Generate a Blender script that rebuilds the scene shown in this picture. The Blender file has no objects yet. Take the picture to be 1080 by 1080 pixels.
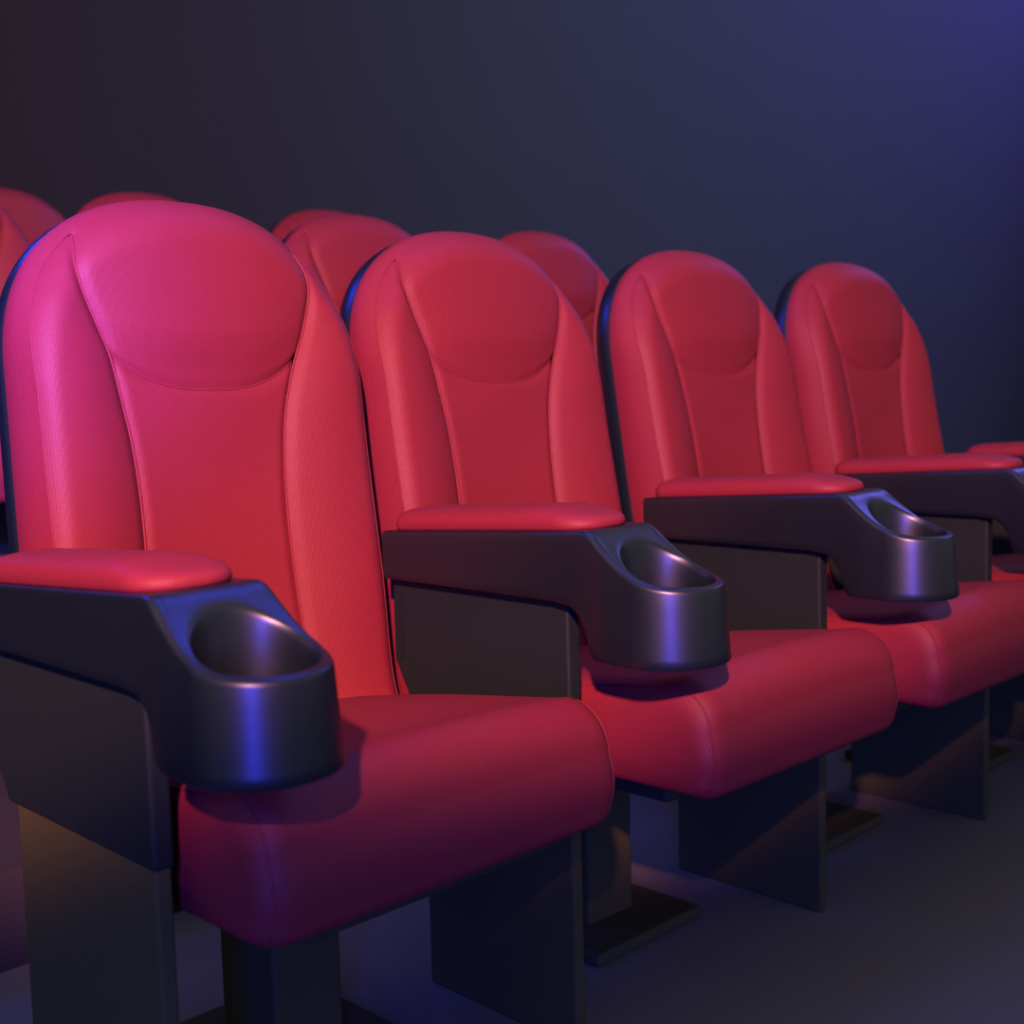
import bpy, math
from mathutils import Vector, Matrix

C = bpy.context.scene
COL = C.collection
R = math.radians

# ------------------------------------------------------------------ camera
cam_d = bpy.data.cameras.new('camera')
cam = bpy.data.objects.new('camera', cam_d)
COL.objects.link(cam)
cam_d.sensor_width = 36.0
cam_d.sensor_fit = 'HORIZONTAL'
cam_d.lens = 45.0
cam_d.clip_start = 0.02
YAW, PITCH, ROLL = R(45.5804), R(5.6), R(1.6)
fw = Vector((math.cos(YAW) * math.cos(PITCH), math.sin(YAW) * math.cos(PITCH), -math.sin(PITCH)))
r0 = Vector((math.sin(YAW), -math.cos(YAW), 0.0))
u0 = r0.cross(fw)
rt = r0 * math.cos(ROLL) - u0 * math.sin(ROLL)
up = r0 * math.sin(ROLL) + u0 * math.cos(ROLL)
m = Matrix((rt, up, -fw)).transposed().to_4x4()
m.translation = Vector((-0.58944, -0.99556, 0.83007))
cam.matrix_world = m
cam_d.dof.use_dof = True
cam_d.dof.focus_distance = 1.62
cam_d.dof.aperture_fstop = 4.5
C.camera = cam

# ------------------------------------------------------------------ world, lamps, exposure
w = bpy.data.worlds.new('world')
C.world = w
w.use_nodes = True
w.node_tree.nodes['Background'].inputs[0].default_value = (1.0, 0.97, 0.78, 1)
w.node_tree.nodes['Background'].inputs[1].default_value = 0.24


def spot(name, loc, target, color, watts, angle, size=0.05, blend=1.0):
    d = bpy.data.lights.new(name, 'SPOT')
    d.color = color
    d.energy = watts
    d.spot_size = R(angle)
    d.spot_blend = blend
    d.shadow_soft_size = size
    o = bpy.data.objects.new(name, d)
    COL.objects.link(o)
    o.location = loc
    o.rotation_euler = (Vector(target) - Vector(loc)).to_track_quat('-Z', 'Y').to_euler()
    return o


spot('spot_lamp_warm', (-1.9, -2.1, 2.2), (-1.2653, -1.3273, 2.2000), (1.0, 0.36, 0.27), 1800, 64.8, 0.06, 0.18)
spot('spot_lamp_blue', (-1.05, -0.95, 1.50), (-0.14, 0.36, 1.06), (0.04, 0.03, 1.0), 860, 23, 0.06, 1.0)
spot('wall_lamp_blue', (13.0, 1.5, 6.8), (9.3, 4.2, 3.6), (0.18, 0.14, 1.0), 6200, 84, 0.4)
spot('wall_fill_dim', (6.0, -2.0, 5.0), (6.8, 4.2, 2.6), (0.62, 0.86, 1.45), 2200, 105, 0.4)  # added ambient fill without a fixture, lifts the dark wall


def panel_lamp(name, loc, aim, sx, sy, color, watts):
    d = bpy.data.lights.new(name, 'AREA')
    d.shape = 'RECTANGLE'
    d.size, d.size_y = sx, sy
    d.color = color
    d.energy = watts
    o = bpy.data.objects.new(name, d)
    COL.objects.link(o)
    o.location = loc
    o.rotation_euler = Vector(aim).to_track_quat('-Z', 'Y').to_euler()


panel_lamp('ceiling_panel_blue', (1.0, 0.35, 2.6), (0, 0, -1), 0.9, 0.9, (0.03, 0.06, 1.0), 15)
panel_lamp('rear_ceiling_panel_blue', (-0.4, 2.5, 2.9), (0.15, -0.7, -0.7), 0.6, 0.6, (0.03, 0.06, 1.0), 28)
# tall blue light column standing behind the camera, seen in the cup holders' highlights
panel_lamp('light_column_blue', (-2.9, -3.3, 1.25), (3.5, 3.3, 0), 0.5, 2.4, (0.03, 0.06, 1.0), 195)

C.view_settings.view_transform = 'Standard'
C.view_settings.look = 'None'
C.view_settings.exposure = 0.0
C.view_settings.gamma = 1.0
C.view_settings.use_curve_mapping = False


# ------------------------------------------------------------------ materials
def mat(name, color, rough=0.5, spec=0.5, noise=None, bump=None, metallic=0.0, weave=None, tint=None):
    mt = bpy.data.materials.new(name)
    mt.use_nodes = True
    nt = mt.node_tree
    b = nt.nodes['Principled BSDF']
    b.inputs['Base Color'].default_value = (*color, 1)
    b.inputs['Roughness'].default_value = rough
    b.inputs['Specular IOR Level'].default_value = spec
    b.inputs['Metallic'].default_value = metallic
    if tint:
        b.inputs['Specular Tint'].default_value = (*tint, 1)
    tc = nt.nodes.new('ShaderNodeTexCoord')
    h = None
    if noise:
        sc, amt = noise
        n = nt.nodes.new('ShaderNodeTexNoise')
        n.inputs['Scale'].default_value = sc
        n.inputs['Detail'].default_value = 4
        nt.links.new(tc.outputs['Object'], n.inputs['Vector'])
        mx = nt.nodes.new('ShaderNodeMix')
        mx.data_type = 'RGBA'
        mx.inputs[6].default_value = (*[c * (1 - amt) for c in color], 1)
        mx.inputs[7].default_value = (*[c * (1 + amt) for c in color], 1)
        nt.links.new(n.outputs['Fac'], mx.inputs[0])
        nt.links.new(mx.outputs[2], b.inputs['Base Color'])
        h = n.outputs['Fac']
    if weave:
        v = nt.nodes.new('ShaderNodeTexVoronoi')
        v.inputs['Scale'].default_value = weave
        v.inputs['Randomness'].default_value = 0.25
        nt.links.new(tc.outputs['Object'], v.inputs['Vector'])
        h = v.outputs['Distance']
    if bump and h:
        bp = nt.nodes.new('ShaderNodeBump')
        bp.inputs['Strength'].default_value = bump[0]
        bp.inputs['Distance'].default_value = bump[1]
        nt.links.new(h, bp.inputs['Height'])
        nt.links.new(bp.outputs['Normal'], b.inputs['Normal'])
    return mt


M = {}
M['fabric'] = mat('red_fabric', (0.165, 0.0125, 0.026), 0.60, 0.32, noise=(60, 0.06), weave=400, bump=(0.45, 0.0008))
M['thread'] = mat('red_thread', (0.18, 0.015, 0.029), 0.6, 0.32)
M['plastic'] = mat('black_plastic', (0.003, 0.007, 0.010), 0.37, 0.9, noise=(700, 0.1), bump=(0.06, 0.0004), tint=(0.62, 0.70, 1.0))
M['panel'] = mat('charcoal_panel', (0.003, 0.010, 0.011), 0.7, 0.3, noise=(40, 0.05))
M['steel'] = mat('dark_steel', (0.040, 0.038, 0.020), 0.7, 0.2, noise=(30, 0.08))
M['leg_shade_lift'] = mat('grey_leg_shade_lift', (0.062, 0.058, 0.020), 0.8, 0.15, noise=(40, 0.05))  # lighter than the panel: shade under the seats lifted by colour
M['tier'] = mat('tier_carpet_dimmed', (0.035, 0.033, 0.034), 0.95, 0.05, noise=(250, 0.12), bump=(0.3, 0.003))  # floor carpet coloured darker, dimming the warm spot's spill on the tiers
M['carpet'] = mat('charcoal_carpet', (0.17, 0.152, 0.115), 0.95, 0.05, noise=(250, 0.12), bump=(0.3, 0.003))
M['wall'] = mat('dark_wall_paint', (0.015, 0.0155, 0.0165), 0.9, 0.1, noise=(6, 0.03))


# ------------------------------------------------------------------ mesh helpers
class MB:
    def __init__(self):
        self.v = []
        self.f = []

    def vert(self, p):
        self.v.append(tuple(p))
        return len(self.v) - 1

    def grid(self, pts, closed_u=False, flip=False):
        """pts: rows of points; closed_u joins the last column to the first"""
        base = len(self.v)
        nr, nc = len(pts), len(pts[0])
        for r in pts:
            self.v.extend(tuple(p) for p in r)
        for i in range(nr - 1):
            for j in range(nc if closed_u else nc - 1):
                k = (j + 1) % nc
                q = (base + i * nc + j, base + i * nc + k, base + (i + 1) * nc + k, base + (i + 1) * nc + j)
                self.f.append(q[::-1] if flip else q)
        return base, nr, nc

    def fan(self, ring, centre, flip=False):
        c = self.vert(centre)
        n = len(ring)
        for j in range(n):
            t = (ring[j], ring[(j + 1) % n], c)
            self.f.append(t[::-1] if flip else t)

    def build(self, name, material, parent=None, smooth=True, angle=None, weld=True):
        me = bpy.data.meshes.new(name)
        me.from_pydata(self.v, [], self.f)
        import bmesh
        bm = bmesh.new()
        bm.from_mesh(me)
        if weld:
            bmesh.ops.remove_doubles(bm, verts=bm.verts, dist=1e-5)
        bmesh.ops.dissolve_degenerate(bm, edges=bm.edges, dist=1e-6)
        bmesh.ops.recalc_face_normals(bm, faces=bm.faces)
        for f in bm.faces:
            f.smooth = smooth
        if angle:
            for e in bm.edges:
                if len(e.link_faces) == 2 and e.calc_face_angle(0) > R(angle):
                    e.smooth = False
        bm.to_mesh(me)
        bm.free()
        me.materials.append(material)
        o = bpy.data.objects.new(name, me)
        COL.objects.link(o)
        if parent:
            o.parent = parent
        return o


def box(mb, x0, x1, y0, y1, z0, z1):
    b = len(mb.v)
    for z in (z0, z1):
        for x, y in ((x0, y0), (x1, y0), (x1, y1), (x0, y1)):
            mb.v.append((x, y, z))
    for q in ((3, 2, 1, 0), (4, 5, 6, 7), (0, 1, 5, 4), (1, 2, 6, 5), (2, 3, 7, 6), (3, 0, 4, 7)):
        mb.f.append(tuple(b + i for i in q))


def bevel(o, width, seg=3):
    md = o.modifiers.new('bevel', 'BEVEL')
    md.width = width
    md.segments = seg
    md.limit_method = 'ANGLE'
    return o


def tube(mb, path, rad, n=8):
    rows = []
    for i, p in enumerate(path):
        p = Vector(p)
        a = Vector(path[max(i - 1, 0)])
        b = Vector(path[min(i + 1, len(path) - 1)])
        t = (b - a).normalized()
        s = t.cross(Vector((0, 1, 0)))
        if s.length < 1e-4:
            s = t.cross(Vector((1, 0, 0)))
        s.normalize()
        q = s.cross(t)
        rows.append([p + (s * math.cos(2 * math.pi * k / n) + q * math.sin(2 * math.pi * k / n)) * rad for k in range(n)])
    b, nr, nc = mb.grid(rows, closed_u=True)
    mb.f.append(tuple(b + k for k in range(nc))[::-1])
    mb.f.append(tuple(b + (nr - 1) * nc + k for k in range(nc)))


def interp(tab, x):
    """smooth monotone-ish cubic through a small table"""
    if x <= tab[0][0]:
        return tab[0][1]
    if x >= tab[-1][0]:
        return tab[-1][1]
    for i in range(len(tab) - 1):
        if tab[i][0] <= x <= tab[i + 1][0]:
            break
    def slope(k):
        a, b = tab[max(k - 1, 0)], tab[min(k + 1, len(tab) - 1)]
        return (b[1] - a[1]) / (b[0] - a[0])
    (xa, ya), (xb, yb) = tab[i], tab[i + 1]
    h = xb - xa
    t = (x - xa) / h
    return ((2 * t ** 3 - 3 * t ** 2 + 1) * ya + (t ** 3 - 2 * t ** 2 + t) * h * slope(i)
            + (-2 * t ** 3 + 3 * t ** 2) * yb + (t ** 3 - t ** 2) * h * slope(i + 1))


def thing(name, label, cat, loc, group=None):
    o = bpy.data.objects.new(name, None)
    COL.objects.link(o)
    o.empty_display_size = 0.1
    o.location = loc
    o['label'] = label
    o['category'] = cat
    if group:
        o['group'] = group
    return o


def dup(root, loc, label, group, skip=()):
    r = root.copy()
    COL.objects.link(r)
    r.location = loc
    r['label'] = label
    r['group'] = group
    for ch in list(root.children):
        if ch.name.split('.')[0] in skip:
            continue
        c = ch.copy()
        COL.objects.link(c)
        c.parent = r
        for g in list(ch.children):
            d = g.copy()
            COL.objects.link(d)
            d.parent = c
    return r


# ------------------------------------------------------------------ the setting
TIER = [(-4.0, 0.0), (0.82, 0.15), (1.64, 0.295), (2.46, 0.41)]
Y_WALL = 4.2
mb = MB()
box(mb, -5.0, 15.0, -4.0, Y_WALL, -0.1, 0.0)
o = mb.build('floor', M['carpet'], smooth=False)
o['kind'] = 'structure'
prof = []
for i, (y, z) in enumerate(TIER[1:]):
    prof.append((y, TIER[i][1]))
    prof.append((y, z))
prof += [(Y_WALL, TIER[-1][1]), (Y_WALL, 0.0)]
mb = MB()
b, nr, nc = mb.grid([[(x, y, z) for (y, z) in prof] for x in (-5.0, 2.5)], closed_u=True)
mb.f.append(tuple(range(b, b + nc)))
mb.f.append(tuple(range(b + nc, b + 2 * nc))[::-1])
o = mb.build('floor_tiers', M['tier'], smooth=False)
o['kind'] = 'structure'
mb = MB()
box(mb, -5.0, 15.0, Y_WALL, Y_WALL + 0.15, -0.1, 7.0)
o = mb.build('wall_back', M['wall'], smooth=False)
o['kind'] = 'structure'
mb = MB()
box(mb, 15.0, 15.15, -4.0, Y_WALL + 0.15, -0.1, 7.0)
o = mb.build('wall_right', M['wall'], smooth=False)
o['kind'] = 'structure'

# ------------------------------------------------------------------ cinema seat
HW = 0.234            # half width of the back
ZB, ZA, ZT = 0.385, 0.870, 1.079   # bottom, where the arch begins, apex
EXP = 2.30


def smooth01(t):
    t = max(0.0, min(1.0, t))
    return t * t * (3 - 2 * t)


def half_out(z):
    if z <= ZA:
        return HW + 0.002 * smooth01((ZA - z) / 0.42)
    q = min(1.0, (z - ZA) / (ZT - ZA))
    return HW * (1 - q ** EXP) ** (1 / EXP)


def z_top(x):
    q = min(1.0, abs(x) / HW)
    return ZA + (ZT - ZA) * (1 - q ** EXP) ** (1 / EXP)


SEAM = [(0.385, 0.112), (0.50, 0.106), (0.60, 0.101), (0.68, 0.099), (0.755, 0.102), (0.82, 0.111),
        (0.88, 0.130), (0.93, 0.152), (0.99, 0.168), (1.02, 0.174)]
ZTIP = 1.036
HTIP = half_out(ZTIP)
SEAM[-1] = (ZTIP, HTIP)


def half_seam(z, sg=1):
    """distance of the long seam from the middle; the left one is drawn a little straighter"""
    d = interp(SEAM, z)
    if sg < 0:
        d += 0.014 * smooth01((0.93 - z) / 0.12)
    return min(d, half_out(z))


HZ_SIDE = 0.885
HX_SIDE = half_seam(HZ_SIDE)
HX_LEFT = half_seam(HZ_SIDE, -1)


def z_head(x):        # lower seam of the headrest
    q = min(1.0, abs(x) / (HX_SIDE if x > 0 else HX_LEFT))
    return 0.845 + (HZ_SIDE - 0.845) * q ** 2.6


BASE = [(0.385, 0.366), (0.45, 0.390), (0.55, 0.410), (0.65, 0.423), (0.75, 0.433), (0.85, 0.442), (0.95, 0.452), (1.08, 0.468)]
# outline as a polyline, used for distances and for the side band
OUT = []
NS, NA = 34, 64
for i in range(NS):
    z = ZB + (ZA - ZB) * i / NS
    OUT.append((-half_out(z), z))
for i in range(NA + 1):
    a = math.pi * i / NA
    cx, sz = -math.cos(a), math.sin(a)
    k = (abs(cx) ** EXP + abs(sz) ** EXP) ** (-1 / EXP)
    OUT.append((HW * cx * k, ZA + (ZT - ZA) * sz * k))
for i in range(NS - 1, -1, -1):
    z = ZB + (ZA - ZB) * i / NS
    OUT.append((half_out(z), z))


def seg_dist(x, z, ax, az, bx, bz):
    dx, dz = bx - ax, bz - az
    L = dx * dx + dz * dz
    t = 0 if L == 0 else max(0, min(1, ((x - ax) * dx + (z - az) * dz) / L))
    return math.hypot(x - ax - t * dx, z - az - t * dz)


def edge_dist(x, z):
    return min(seg_dist(x, z, *OUT[i], *OUT[i + 1]) for i in range(len(OUT) - 1))


def rounding(x, z):
    d = edge_dist(x, z)
    k = max(0.0, min(1.0, (z - 0.86) / 0.16))
    r = 0.030 + 0.022 * k
    d += 0.006
    if d >= r:
        return 0.0
    return r - math.sqrt(r * r - (r - d) ** 2)


def pinch(d):
    return 0.0045 * math.exp(-(d / 0.007) ** 2)


def y_plain(x, z):
    wrap = (0.004 - 0.014 * smooth01((z - 0.55) / 0.33)) * min(1.0, abs(x) / HW) ** 2.2
    return interp(BASE, z) + rounding(x, z) - wrap


def y_head(x, z, s, t):
    body = (1 - abs(s) ** 3.0) * math.sin(math.pi * min(1.0, 0.12 + 0.62 * t)) if t < 1 else 0
    lift = -0.014 * max(0.0, (1 - abs(s) ** 3.0)) * smooth01(t / 0.35) * (1 - 0.45 * t)
    hs = max(half_seam(min(z, ZTIP), s) * (1 - abs(s)), 0)
    dlow = (z - z_head(x))
    side = pinch(hs) if z < ZTIP else 0.0
    return y_plain(x, z) + lift + pinch(dlow) * (0.4 + 0.6 * abs(s)) + side


def y_lumbar(x, z, s, t):
    hollow = 0.006 * (1 - s * s)
    return y_plain(x, z) + hollow * smooth01((1 - t) / 0.3) + pinch(half_seam(z, s) * (1 - abs(s))) + pinch(z_head(x) - z) * (0.4 + 0.6 * abs(s))


def y_wing(x, z, s):
    wid = half_out(z) - half_seam(z, x)
    amp = 0.025 * smooth01((ZTIP + 0.02 - z) / 0.22) * (0.55 + 0.45 * smooth01((z - 0.40) / 0.2))
    ridge = math.sin(math.pi * min(1.0, s ** 0.85 * 0.62)) if s > 0 else 0.0
    return y_plain(x, z) - amp * ridge * min(1.0, wid / 0.06) + pinch(s * wid)


def lerp(a, b, t):
    return a + (b - a) * t


def make_seat():
    root = thing('cinema_seat', '', 'seat', (0, 0, 0))
    # headrest
    mb = MB()
    rows = []
    NT, NX = 46, 72
    for i in range(NT + 1):
        t = i / NT
        row = []
        for j in range(NX + 1):
            s = -1 + 2 * j / NX
            zt = HZ_SIDE + t * (ZTIP - HZ_SIDE)
            x = s * half_seam(zt, s)
            lo, hi = z_head(s * (HX_SIDE if s > 0 else HX_LEFT)), z_top(s * half_seam(ZTIP))
            z = lerp(lo, hi, t)
            row.append((x, y_head(x, z, s, t), z))
        rows.append(row)
    mb.grid(rows)
    head_edge_top = rows[-1]
    head_low = rows[0]
    head = mb.build('headrest', M['fabric'], root)
    # centre panel
    mb = MB()
    rows = []
    for i in range(61):
        t = i / 60
        row = []
        for j in range(NX + 1):
            s = -1 + 2 * j / NX
            zt = ZB + t * (HZ_SIDE - ZB)
            x = s * half_seam(zt, s)
            z = ZB + t * (z_head(s * (HX_SIDE if s > 0 else HX_LEFT)) - ZB)
            if t == 1:
                row.append(head_low[j])
            else:
                row.append((x, y_lumbar(x, z, s, t), z))
        rows.append(row)
    mb.grid(rows)
    mb.build('back_panel', M['fabric'], root)
    # wings
    edge = {}
    for sg in (-1, 1):
        mb = MB()
        rows = []
        seam_path = []
        edge_path = []
        for i in range(91):
            t = i / 90
            z = ZB + t * (ZTIP - ZB)
            a, bb = half_seam(z, sg), half_out(z)
            row = []
            for j in range(25):
                s = j / 24
                x = sg * lerp(a, bb, s)
                row.append((x, y_wing(x, z, s), z))
            rows.append(row)
            seam_path.append((row[0][0], row[0][1] - 0.0012, row[0][2]))
            edge_path.append(row[-1])
        mb.grid(rows)
        wing = mb.build('side_bolster', M['fabric'], root)
        edge[sg] = edge_path
        mb = MB()
        tube(mb, seam_path, 0.0016, 6)
        mb.build('seam', M['thread'], wing)
        mb = MB()
        tube(mb, [(p[0], p[1] - 0.0002, p[2]) for p in edge_path], 0.0011, 6)
        mb.build('piping', M['thread'], wing)
    mb = MB()
    tube(mb, [(p[0], p[1] - 0.0003, p[2]) for p in head_low], 0.0010, 6)
    mb.build('seam', M['thread'], head)
    # side band, from the front edge round to the shell
    top = [p for p in head_edge_top]
    loop = edge[-1][:-1] + top + edge[1][:-1][::-1]
    rows = []
    for k in range(9):
        q = k / 8
        row = []
        for i, p in enumerate(loop):
            cx, cz = 0.0, 0.78
            a, b2 = Vector(loop[max(i - 1, 0)]), Vector(loop[min(i + 1, len(loop) - 1)])
            tx, tz = b2.x - a.x, b2.z - a.z
            L = math.hypot(tx, tz) or 1
            nx, nz = -tz / L, tx / L
            bul = 0.010 * math.sin(math.pi * min(1, q * 0.75)) + 0.002 * q
            depth = lerp(p[1], interp(BASE, p[2]) + 0.068, q)
            row.append((p[0] + nx * bul, depth, p[2] + nz * bul))
        rows.append(row)
    mb = MB()
    b0, nr, nc = mb.grid(rows)
    # close the underside of the pad
    mb.f.append(tuple(b0 + i * nc for i in range(nr)) + tuple(b0 + i * nc + nc - 1 for i in range(nr - 1, -1, -1)))
    mb.build('side_band', M['fabric'], root)
    rear = rows[-1]
    # moulded shell behind the pad
    mb = MB()
    rows = []
    spec = [(0.000, 0.060), (0.007, 0.058), (0.012, 0.066), (0.012, 0.084), (0.006, 0.100), (-0.012, 0.112), (-0.05, 0.118), (-0.10, 0.120)]
    for off, dy in spec:
        row = []
        for i, (x, z) in enumerate(OUT):
            a, b2 = OUT[max(i - 1, 0)], OUT[min(i + 1, len(OUT) - 1)]
            tx, tz = b2[0] - a[0], b2[1] - a[1]
            L = math.hypot(tx, tz)
            nx, nz = -tz / L, tx / L
            kx = max(-1.0, off / max(abs(x), 0.02)) if off < 0 else 0
            if off >= 0:
                px, pz = x + nx * off, z + nz * off * 0.6
            else:
                f = 1 + off / HW
                px, pz = x * f, 0.75 + (z - 0.75) * (1 + off / 0.36)
            row.append((px, interp(BASE, z) + dy, pz))
        rows.append(row)
    b0, nr, nc = mb.grid(rows, closed_u=True)
    mb.fan([b0 + (nr - 1) * nc + k for k in range(nc)], (0, 0.548, 0.75))
    mb.fan([b0 + k for k in range(nc)], (0, 0.486, 0.75), True)
    mb.build('back_shell', M['plastic'], root, angle=50)
    # cushion: cross sections across the width, rounded in profile
    W2 = 0.226
    Y0, Y1 = -0.106, 0.372
    rows = []
    NXs = 44
    cols = []
    for j in range(NXs + 1):
        a = -1 + 2 * j / NXs
        cols.append(math.copysign(1 - (1 - abs(a)) ** 1.5, a))
    def section(e, sx):
        """rounded cushion outline in y,z, drawn in by e at the flanks"""
        pts = []
        rt, rb = 0.055, 0.020
        zf, zr = 0.472, 0.412
        zb0, zb1 = 0.330, 0.325
        crown = 0.010 * (1 - abs(sx) ** 2.2)
        y0, y1 = Y0 + e, Y1 - e * 0.4
        # front bottom corner
        for k in range(7):
            a = math.pi * (1.5 - 0.5 * k / 6)
            pts.append((y0 + rb + rb * math.cos(a), zb0 + e * 0.6 + rb + rb * math.sin(a)))
        # front face
        zt = zf - e + crown
        for k in range(1, 8):
            q = k / 8
            pts.append((y0 - 0.006 * math.sin(math.pi * q), lerp(zb0 + e * 0.6 + rb, zt - rt, q)))
        # front top roll
        for k in range(11):
            a = math.pi * (1 - 0.5 * k / 10)
            pts.append((y0 + rt + rt * math.cos(a), zt - rt + rt * math.sin(a)))
        # top
        for k in range(1, 25):
            q = k / 25
            y = lerp(y0 + rt, y1 - 0.03, q)
            z = lerp(zt, zr - e + crown, q ** 0.85) + 0.006 * math.sin(math.pi * q)
            pts.append((y, z))
        for k in range(7):
            a = math.pi * (0.5 - 0.5 * k / 6)
            pts.append((y1 - 0.03 + 0.03 * math.cos(a), zr - e + crown - 0.03 + 0.03 * math.sin(a)))
        pts.append((y1, zb1 + 0.02))
        pts.append((y1 - 0.01, zb1 + e * 0.6))
        for k in range(1, 8):
            q = k / 8
            pts.append((lerp(y1 - 0.01, y0 + rb, q), lerp(zb1, zb0, q) + e * 0.6))
        return pts
    for sx in cols:
        d = W2 * (1 - abs(sx))
        r = 0.032
        e = r - math.sqrt(max(0.0, r * r - max(0.0, r - d) ** 2)) if d < r else 0.0
        rows.append([(sx * W2, y, z) for (y, z) in section(e * 0.8, sx)])
    mb = MB()
    b0, nr, nc = mb.grid(rows, closed_u=True)
    for rr in (0, nr - 1):
        ring = [b0 + rr * nc + k for k in range(nc)]
        cx = rows[rr][0][0] * 1.015
        mb.fan(ring, (cx, 0.13, 0.385), rr == 0)
    cush = mb.build('seat_cushion', M['fabric'], root)
    # flank seams of the cushion
    for sg in (3, NXs - 3):
        mb = MB()
        tube(mb, [(p[0], p[1], p[2] + 0.0004) for p in rows[sg][4:46]], 0.0014, 6)
        mb.build('seam', M['thread'], cush)
    # pan under the cushion, hinge and pedestal
    mb = MB()
    box(mb, -0.185, 0.185, 0.0, 0.36, 0.297, 0.326)
    bevel(mb.build('seat_pan', M['steel'], root, smooth=False), 0.008)
    mb = MB()
    box(mb, -0.16, 0.16, 0.365, 0.47, 0.30, 0.40)
    bevel(mb.build('hinge_bracket', M['steel'], root, smooth=False), 0.012)
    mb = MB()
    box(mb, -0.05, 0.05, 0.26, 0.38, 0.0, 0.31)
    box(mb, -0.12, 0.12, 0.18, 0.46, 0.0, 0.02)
    bevel(mb.build('pedestal', M['leg_shade_lift'], root, smooth=False, weld=False), 0.006)
    return root


# ------------------------------------------------------------------ armrest with cup holder
XL, XR = -0.055, 0.066
CUP = (0.0055, -0.072)
CR, HR = 0.0655, 0.0545
HEAD = [(-0.16, 0.5985), (-0.138, 0.5995), (-0.10, 0.6035), (-0.08, 0.6085), (-0.06, 0.6165), (-0.04, 0.6285), (-0.02, 0.6430),
        (-0.004, 0.6560), (0.004, 0.6590), (0.012, 0.6595), (0.03, 0.6584)]


def head_z(y):
    """height of the armrest's upper skin along its length"""
    if y >= 0.03:
        return 0.6602 - 0.060 * y
    return interp(HEAD, y)


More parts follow.
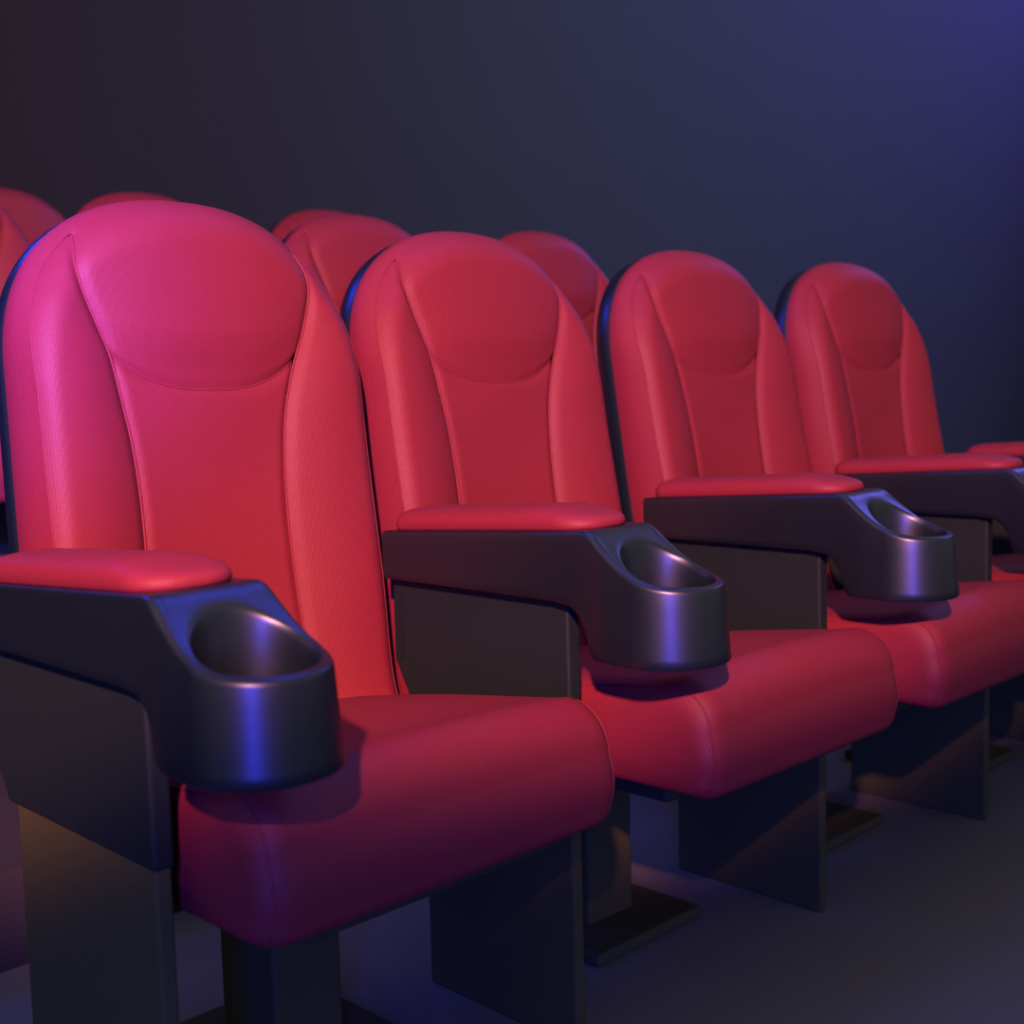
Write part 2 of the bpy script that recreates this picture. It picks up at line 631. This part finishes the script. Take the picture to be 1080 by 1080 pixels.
def make_armrest():
    root = thing('armrest', '', 'armrest', (0, 0, 0))
    mb = MB()
    # plan outline of the head and arm, from the rear left round the front to the rear right
    plan = []
    for k in range(12):
        plan.append((XL, lerp(0.378, 0.03, k / 12)))
    h0 = len(plan)
    for k in range(14):
        q = k / 14
        plan.append((lerp(XL, CUP[0] - CR * 0.992, smooth01(q)), lerp(0.03, CUP[1] + CR * 0.12, q)))
    n = 44
    for k in range(n + 1):
        a = math.radians(173) + math.radians(194) * k / n
        plan.append((CUP[0] + CR * math.cos(a), CUP[1] + CR * math.sin(a)))
    for k in range(1, 15):
        q = k / 14
        plan.append((lerp(CUP[0] + CR * 0.992, XR, smooth01(q)), lerp(CUP[1] + CR * 0.12, 0.03, q)))
    h1 = len(plan) - 1
    for k in range(1, 13):
        plan.append((XR, lerp(0.03, 0.378, k / 12)))

    def low_z(y):
        if y > 0.05:
            return 0.572
        if y < -0.004:
            return 0.510
        q = (0.05 - y) / 0.054
        return 0.572 - 0.062 * (1 - math.sqrt(max(0, 1 - q ** 2.2)))

    def inset(p, d, i):
        a, b2 = plan[max(i - 1, 0)], plan[min(i + 1, len(plan) - 1)]
        tx, ty = b2[0] - a[0], b2[1] - a[1]
        L = math.hypot(tx, ty) or 1
        return (p[0] - ty / L * d, p[1] + tx / L * d)
    rows = []
    for q in (0.0, 0.02, 0.12, 0.3, 0.5, 0.7, 0.85):
        row = []
        for i, p in enumerate(plan):
            lo, hi = low_z(p[1]), head_z(p[1]) - 0.0065
            f = q / 0.85
            flare = smooth01((0.01 - p[1]) / 0.05) * 0.0065 * (1 - f)
            if q == 0.0:
                flare -= 0.0015
            x, y = inset(p, -flare, i)
            row.append((x, y, lerp(lo, hi, f)))
        rows.append(row)
    for k in range(1, 6):
        a = math.pi / 2 * k / 5
        row = []
        for i, p in enumerate(plan):
            x, y = inset(p, 0.0065 * (1 - math.cos(a)), i)
            row.append((x, y, head_z(p[1]) - 0.0065 + 0.0065 * math.sin(a)))
        rows.append(row)
    b0, nr, nc = mb.grid(rows)
    top = rows[-1]
    # skin of the head: rim loop to the mouth of the well along rays from the well's axis
    loop = list(top[h0:h1 + 1])
    xa, xb = top[h1], top[h0]
    for k in range(1, 20):
        q = k / 20
        loop.append(tuple(lerp(u, v, q) for u, v in zip(xa, xb)))
    skin = []
    QS = [0, 0.12, 0.25, 0.4, 0.55, 0.7, 0.82, 0.92, 1.0]
    for q in QS:
        row = []
        for p in loop:
            dx, dy = p[0] - CUP[0], p[1] - CUP[1]
            L = math.hypot(dx, dy)
            ex, ey = CUP[0] + dx / L * HR, CUP[1] + dy / L * HR
            x, y = lerp(p[0], ex, q), lerp(p[1], ey, q)
            z = lerp(p[2], head_z(y), min(1.0, q / 0.25))
            row.append((x, y, z - (0.0012 if q == 1 else 0)))
        skin.append(row)
    mb.grid(skin, closed_u=True)
    # wall and floor of the well continue from the mouth
    mouth = skin[-1]
    well = [mouth]
    for dr, kind, val in [(0.0012, 'lip', -0.0025), (0.0018, 'lip', -0.007), (0.0025, 'lip', -0.018), (0.0035, 'abs', 0.565),
                          (0.0050, 'abs', 0.540), (0.0070, 'abs', 0.528), (0.014, 'abs', 0.523)]:
        row = []
        for p in mouth:
            dx, dy = p[0] - CUP[0], p[1] - CUP[1]
            L = math.hypot(dx, dy)
            r_ = L - dr
            row.append((CUP[0] + dx / L * r_, CUP[1] + dy / L * r_, p[2] + val if kind == 'lip' else val))
        well.append(row)
    bw, nrw, ncw = mb.grid(well, closed_u=True)
    mb.fan([bw + (nrw - 1) * ncw + k for k in range(ncw)], (CUP[0], CUP[1], 0.522))
    # top of the arm
    left = top[:h0 + 1]
    right = top[h1:][::-1]
    mb.grid([[tuple(lerp(a_, b_, k / 20) for a_, b_ in zip(l, r)) for k in range(21)] for l, r in zip(left, right)])
    # underside and rear end
    nn = len(plan)
    for i in range(nn // 2):
        a, b2 = b0 + i, b0 + i + 1
        c2, d2 = b0 + nn - 2 - i, b0 + nn - 1 - i
        if b2 < c2:
            mb.f.append((a, b2, c2, d2))
        elif b2 == c2:
            mb.f.append((a, b2, d2))
    mb.f.append(tuple(b0 + i * nc for i in range(nr)) + tuple(b0 + i * nc + nc - 1 for i in range(nr - 1, -1, -1)))
    body = mb.build('arm_body', M['plastic'], root, angle=48)
    # upholstered pad on the arm
    mb = MB()
    pl = []
    cx, hx = 0.0035, 0.0535
    yf, yr, ef, er = 0.010, 0.372, 0.050, 0.030
    for k in range(49):      # front end, half ellipse
        a = math.pi + math.pi * k / 48
        c_, s_ = math.cos(a), math.sin(a)
        pl.append((math.copysign(abs(c_) ** 0.85, c_), -abs(s_) ** 0.85, 0))
    for k in range(1, 20):
        pl.append((1.0, k / 20, 2))
    for k in range(33):
        a = math.pi * k / 32
        c_, s_ = math.cos(a), math.sin(a)
        pl.append((math.copysign(abs(c_) ** 0.8, c_), abs(s_) ** 0.8, 1))
    for k in range(1, 20):
        pl.append((-1.0, 1 - k / 20, 2))
    cy = 0.2
    rows = []
    for ins, hz in [(0.0025, 0.0), (0.0008, 0.004), (0.0, 0.009), (0.0010, 0.0145), (0.0035, 0.0195), (0.008, 0.0235), (0.014, 0.0262), (0.022, 0.0282), (0.032, 0.0295), (0.044, 0.0302), (hx, 0.0304)]:
        row = []
        for ux, uy, kd in pl:
            x = cx + ux * (hx - ins)
            if kd == 0:
                y = yf + ef + uy * max(0.0, ef - ins)
            elif kd == 1:
                y = yr - er + uy * max(0.001, er - ins)
            else:
                y = lerp(yf + ef, yr - er, uy)
            endf = 0.62 + 0.38 * smooth01((y - yf) / 0.085)
            row.append((x, y, 0.6597 - 0.060 * y + hz * endf))
        rows.append(row)
    bp, nrp, ncp = mb.grid(rows, closed_u=True)
    mb.fan([bp + k for k in range(ncp)], (cx, cy, 0.6597 - 0.06 * cy), True)
    mb.build('arm_pad', M['fabric'], root)
    # support panel to the floor
    mb = MB()
    prof_ = [(0.050, 0.395), (0.348, 0.395), (0.383, 0.455), (0.383, 0.574), (0.050, 0.574)]
    b0, nr, nc = mb.grid([[(x, y, z) for y, z in prof_] for x in (-0.036, -0.014)], closed_u=True)
    mb.f.append(tuple(range(b0, b0 + nc)))
    mb.f.append(tuple(range(b0 + nc, b0 + 2 * nc))[::-1])
    pan = bevel(mb.build('support_panel', M['panel'], root, smooth=False), 0.004)
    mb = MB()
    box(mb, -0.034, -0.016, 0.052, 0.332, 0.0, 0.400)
    bevel(mb.build('leg', M['leg_shade_lift'], root, smooth=False), 0.004)  # lower end of the panel, coloured lighter to lift its shade
    mb = MB()
    box(mb, -0.0385, -0.034, 0.362, 0.367, 0.46, 0.556)
    bevel(mb.build('edge_strip', M['plastic'], pan, smooth=False), 0.001, 2)
    return root


P = 0.56
GA = 'armrests of the front row'
arm_labels = [
    'nearest black cup holder armrest with red pad, at the front row\'s left end',
    'black cup holder armrest with red pad between the nearest two front row seats',
    'black cup holder armrest with red pad between the second and third front row seats',
    'black armrest with red pad between the third and the farthest front row seats',
    'armrest at the front row\'s far right end, only its red pad in frame',
]
arm0 = make_armrest()
arm0['label'] = arm_labels[0]
arm0['group'] = GA
for i in range(1, 5):
    dup(arm0, (P * i, 0, 0), arm_labels[i], GA)
for c in arm0.children:      # the end stand of the row is a little deeper
    if c.name.split('.')[0] in ('support_panel', 'leg'):
        c.scale.y = 1.06
        c.location.y = 0.05 * (1 - 1.06)

GS = 'front row of red cinema seats'
seat_labels = [
    'nearest and largest red fabric cinema seat, behind the armrest at the left',
    'second nearest red cinema seat of the front row, magenta light on its left bolster',
    'third red cinema seat of the front row, second from its far right end',
    'farthest red cinema seat of the front row, at its right end against the navy wall',
]
seat0 = make_seat()
seat0['label'] = seat_labels[0]
seat0['group'] = GS
BACK_PARTS = ('headrest', 'back_panel', 'side_bolster', 'side_band', 'back_shell')


def pose(root, lean=0.0, roll=0.0, dx=0.0, dy=0.0, dz=0.0, cx=0.0, cy=0.0, cw=1.0):
    """rock the sprung back about its hinge and set back and cushion where they sit"""
    piv = Vector((0.0, 0.40, 0.40))
    mb_ = (Matrix.Translation(piv + Vector((dx, dy, dz))) @ Matrix.Rotation(-R(lean), 4, 'X')
           @ Matrix.Rotation(R(roll), 4, 'Y') @ Matrix.Translation(-piv))
    for c in root.children:
        k = c.name.split('.')[0]
        if k in BACK_PARTS:
            c.matrix_basis = mb_
        elif k == 'seat_cushion':
            c.location = (cx, cy, 0)
            c.scale = (cw, 1, 1)


FRONT = [((0.272, 0, 0), dict(lean=-0.6, roll=0.8, dx=0.018, dy=0.010, dz=-0.009, cx=-0.025, cy=0.045, cw=1.065)),
         ((0.272 + P, 0, 0), dict(lean=2.25, roll=0.8, dx=-0.014, dy=0.004, dz=-0.006, cx=-0.012)),
         ((0.272 + 2 * P, 0, 0), dict(lean=3.2, dx=0.030, dy=0.005, cx=-0.012)),
         ((0.272 + 3 * P, 0, 0), dict(lean=2.2, dx=0.030, dy=0.008, cx=-0.012))]
seat0.location = FRONT[0][0]
for i in range(1, 4):
    pose(dup(seat0, FRONT[i][0], seat_labels[i], GS), **FRONT[i][1])
pose(seat0, **FRONT[0][1])

GB = 'red cinema seats in the rows behind'
for x, row, lab in [
    (1.26, 1, 'red seat top seen between the nearest two front row seats, right behind the nearest'),
    (1.86, 1, 'red seat of the row behind, showing above and right of the second front row seat'),
    (1.79, 2, 'dim red seat top just peeking out behind the nearest seat\'s right shoulder'),
    (1.18, 2, 'sliver of a dim red seat top above the nearest seat\'s upper left edge'),
    (0.60, 2, 'blurred red seat back at the left frame edge, lower of the two there'),
    (1.14, 3, 'dimmest red seat top at the left frame edge, rearmost of all'),
]:
    dy, z = 0.82 * row, TIER[row][1]
    pose(dup(seat0, (x, dy, z), lab, GB), lean=3.5)
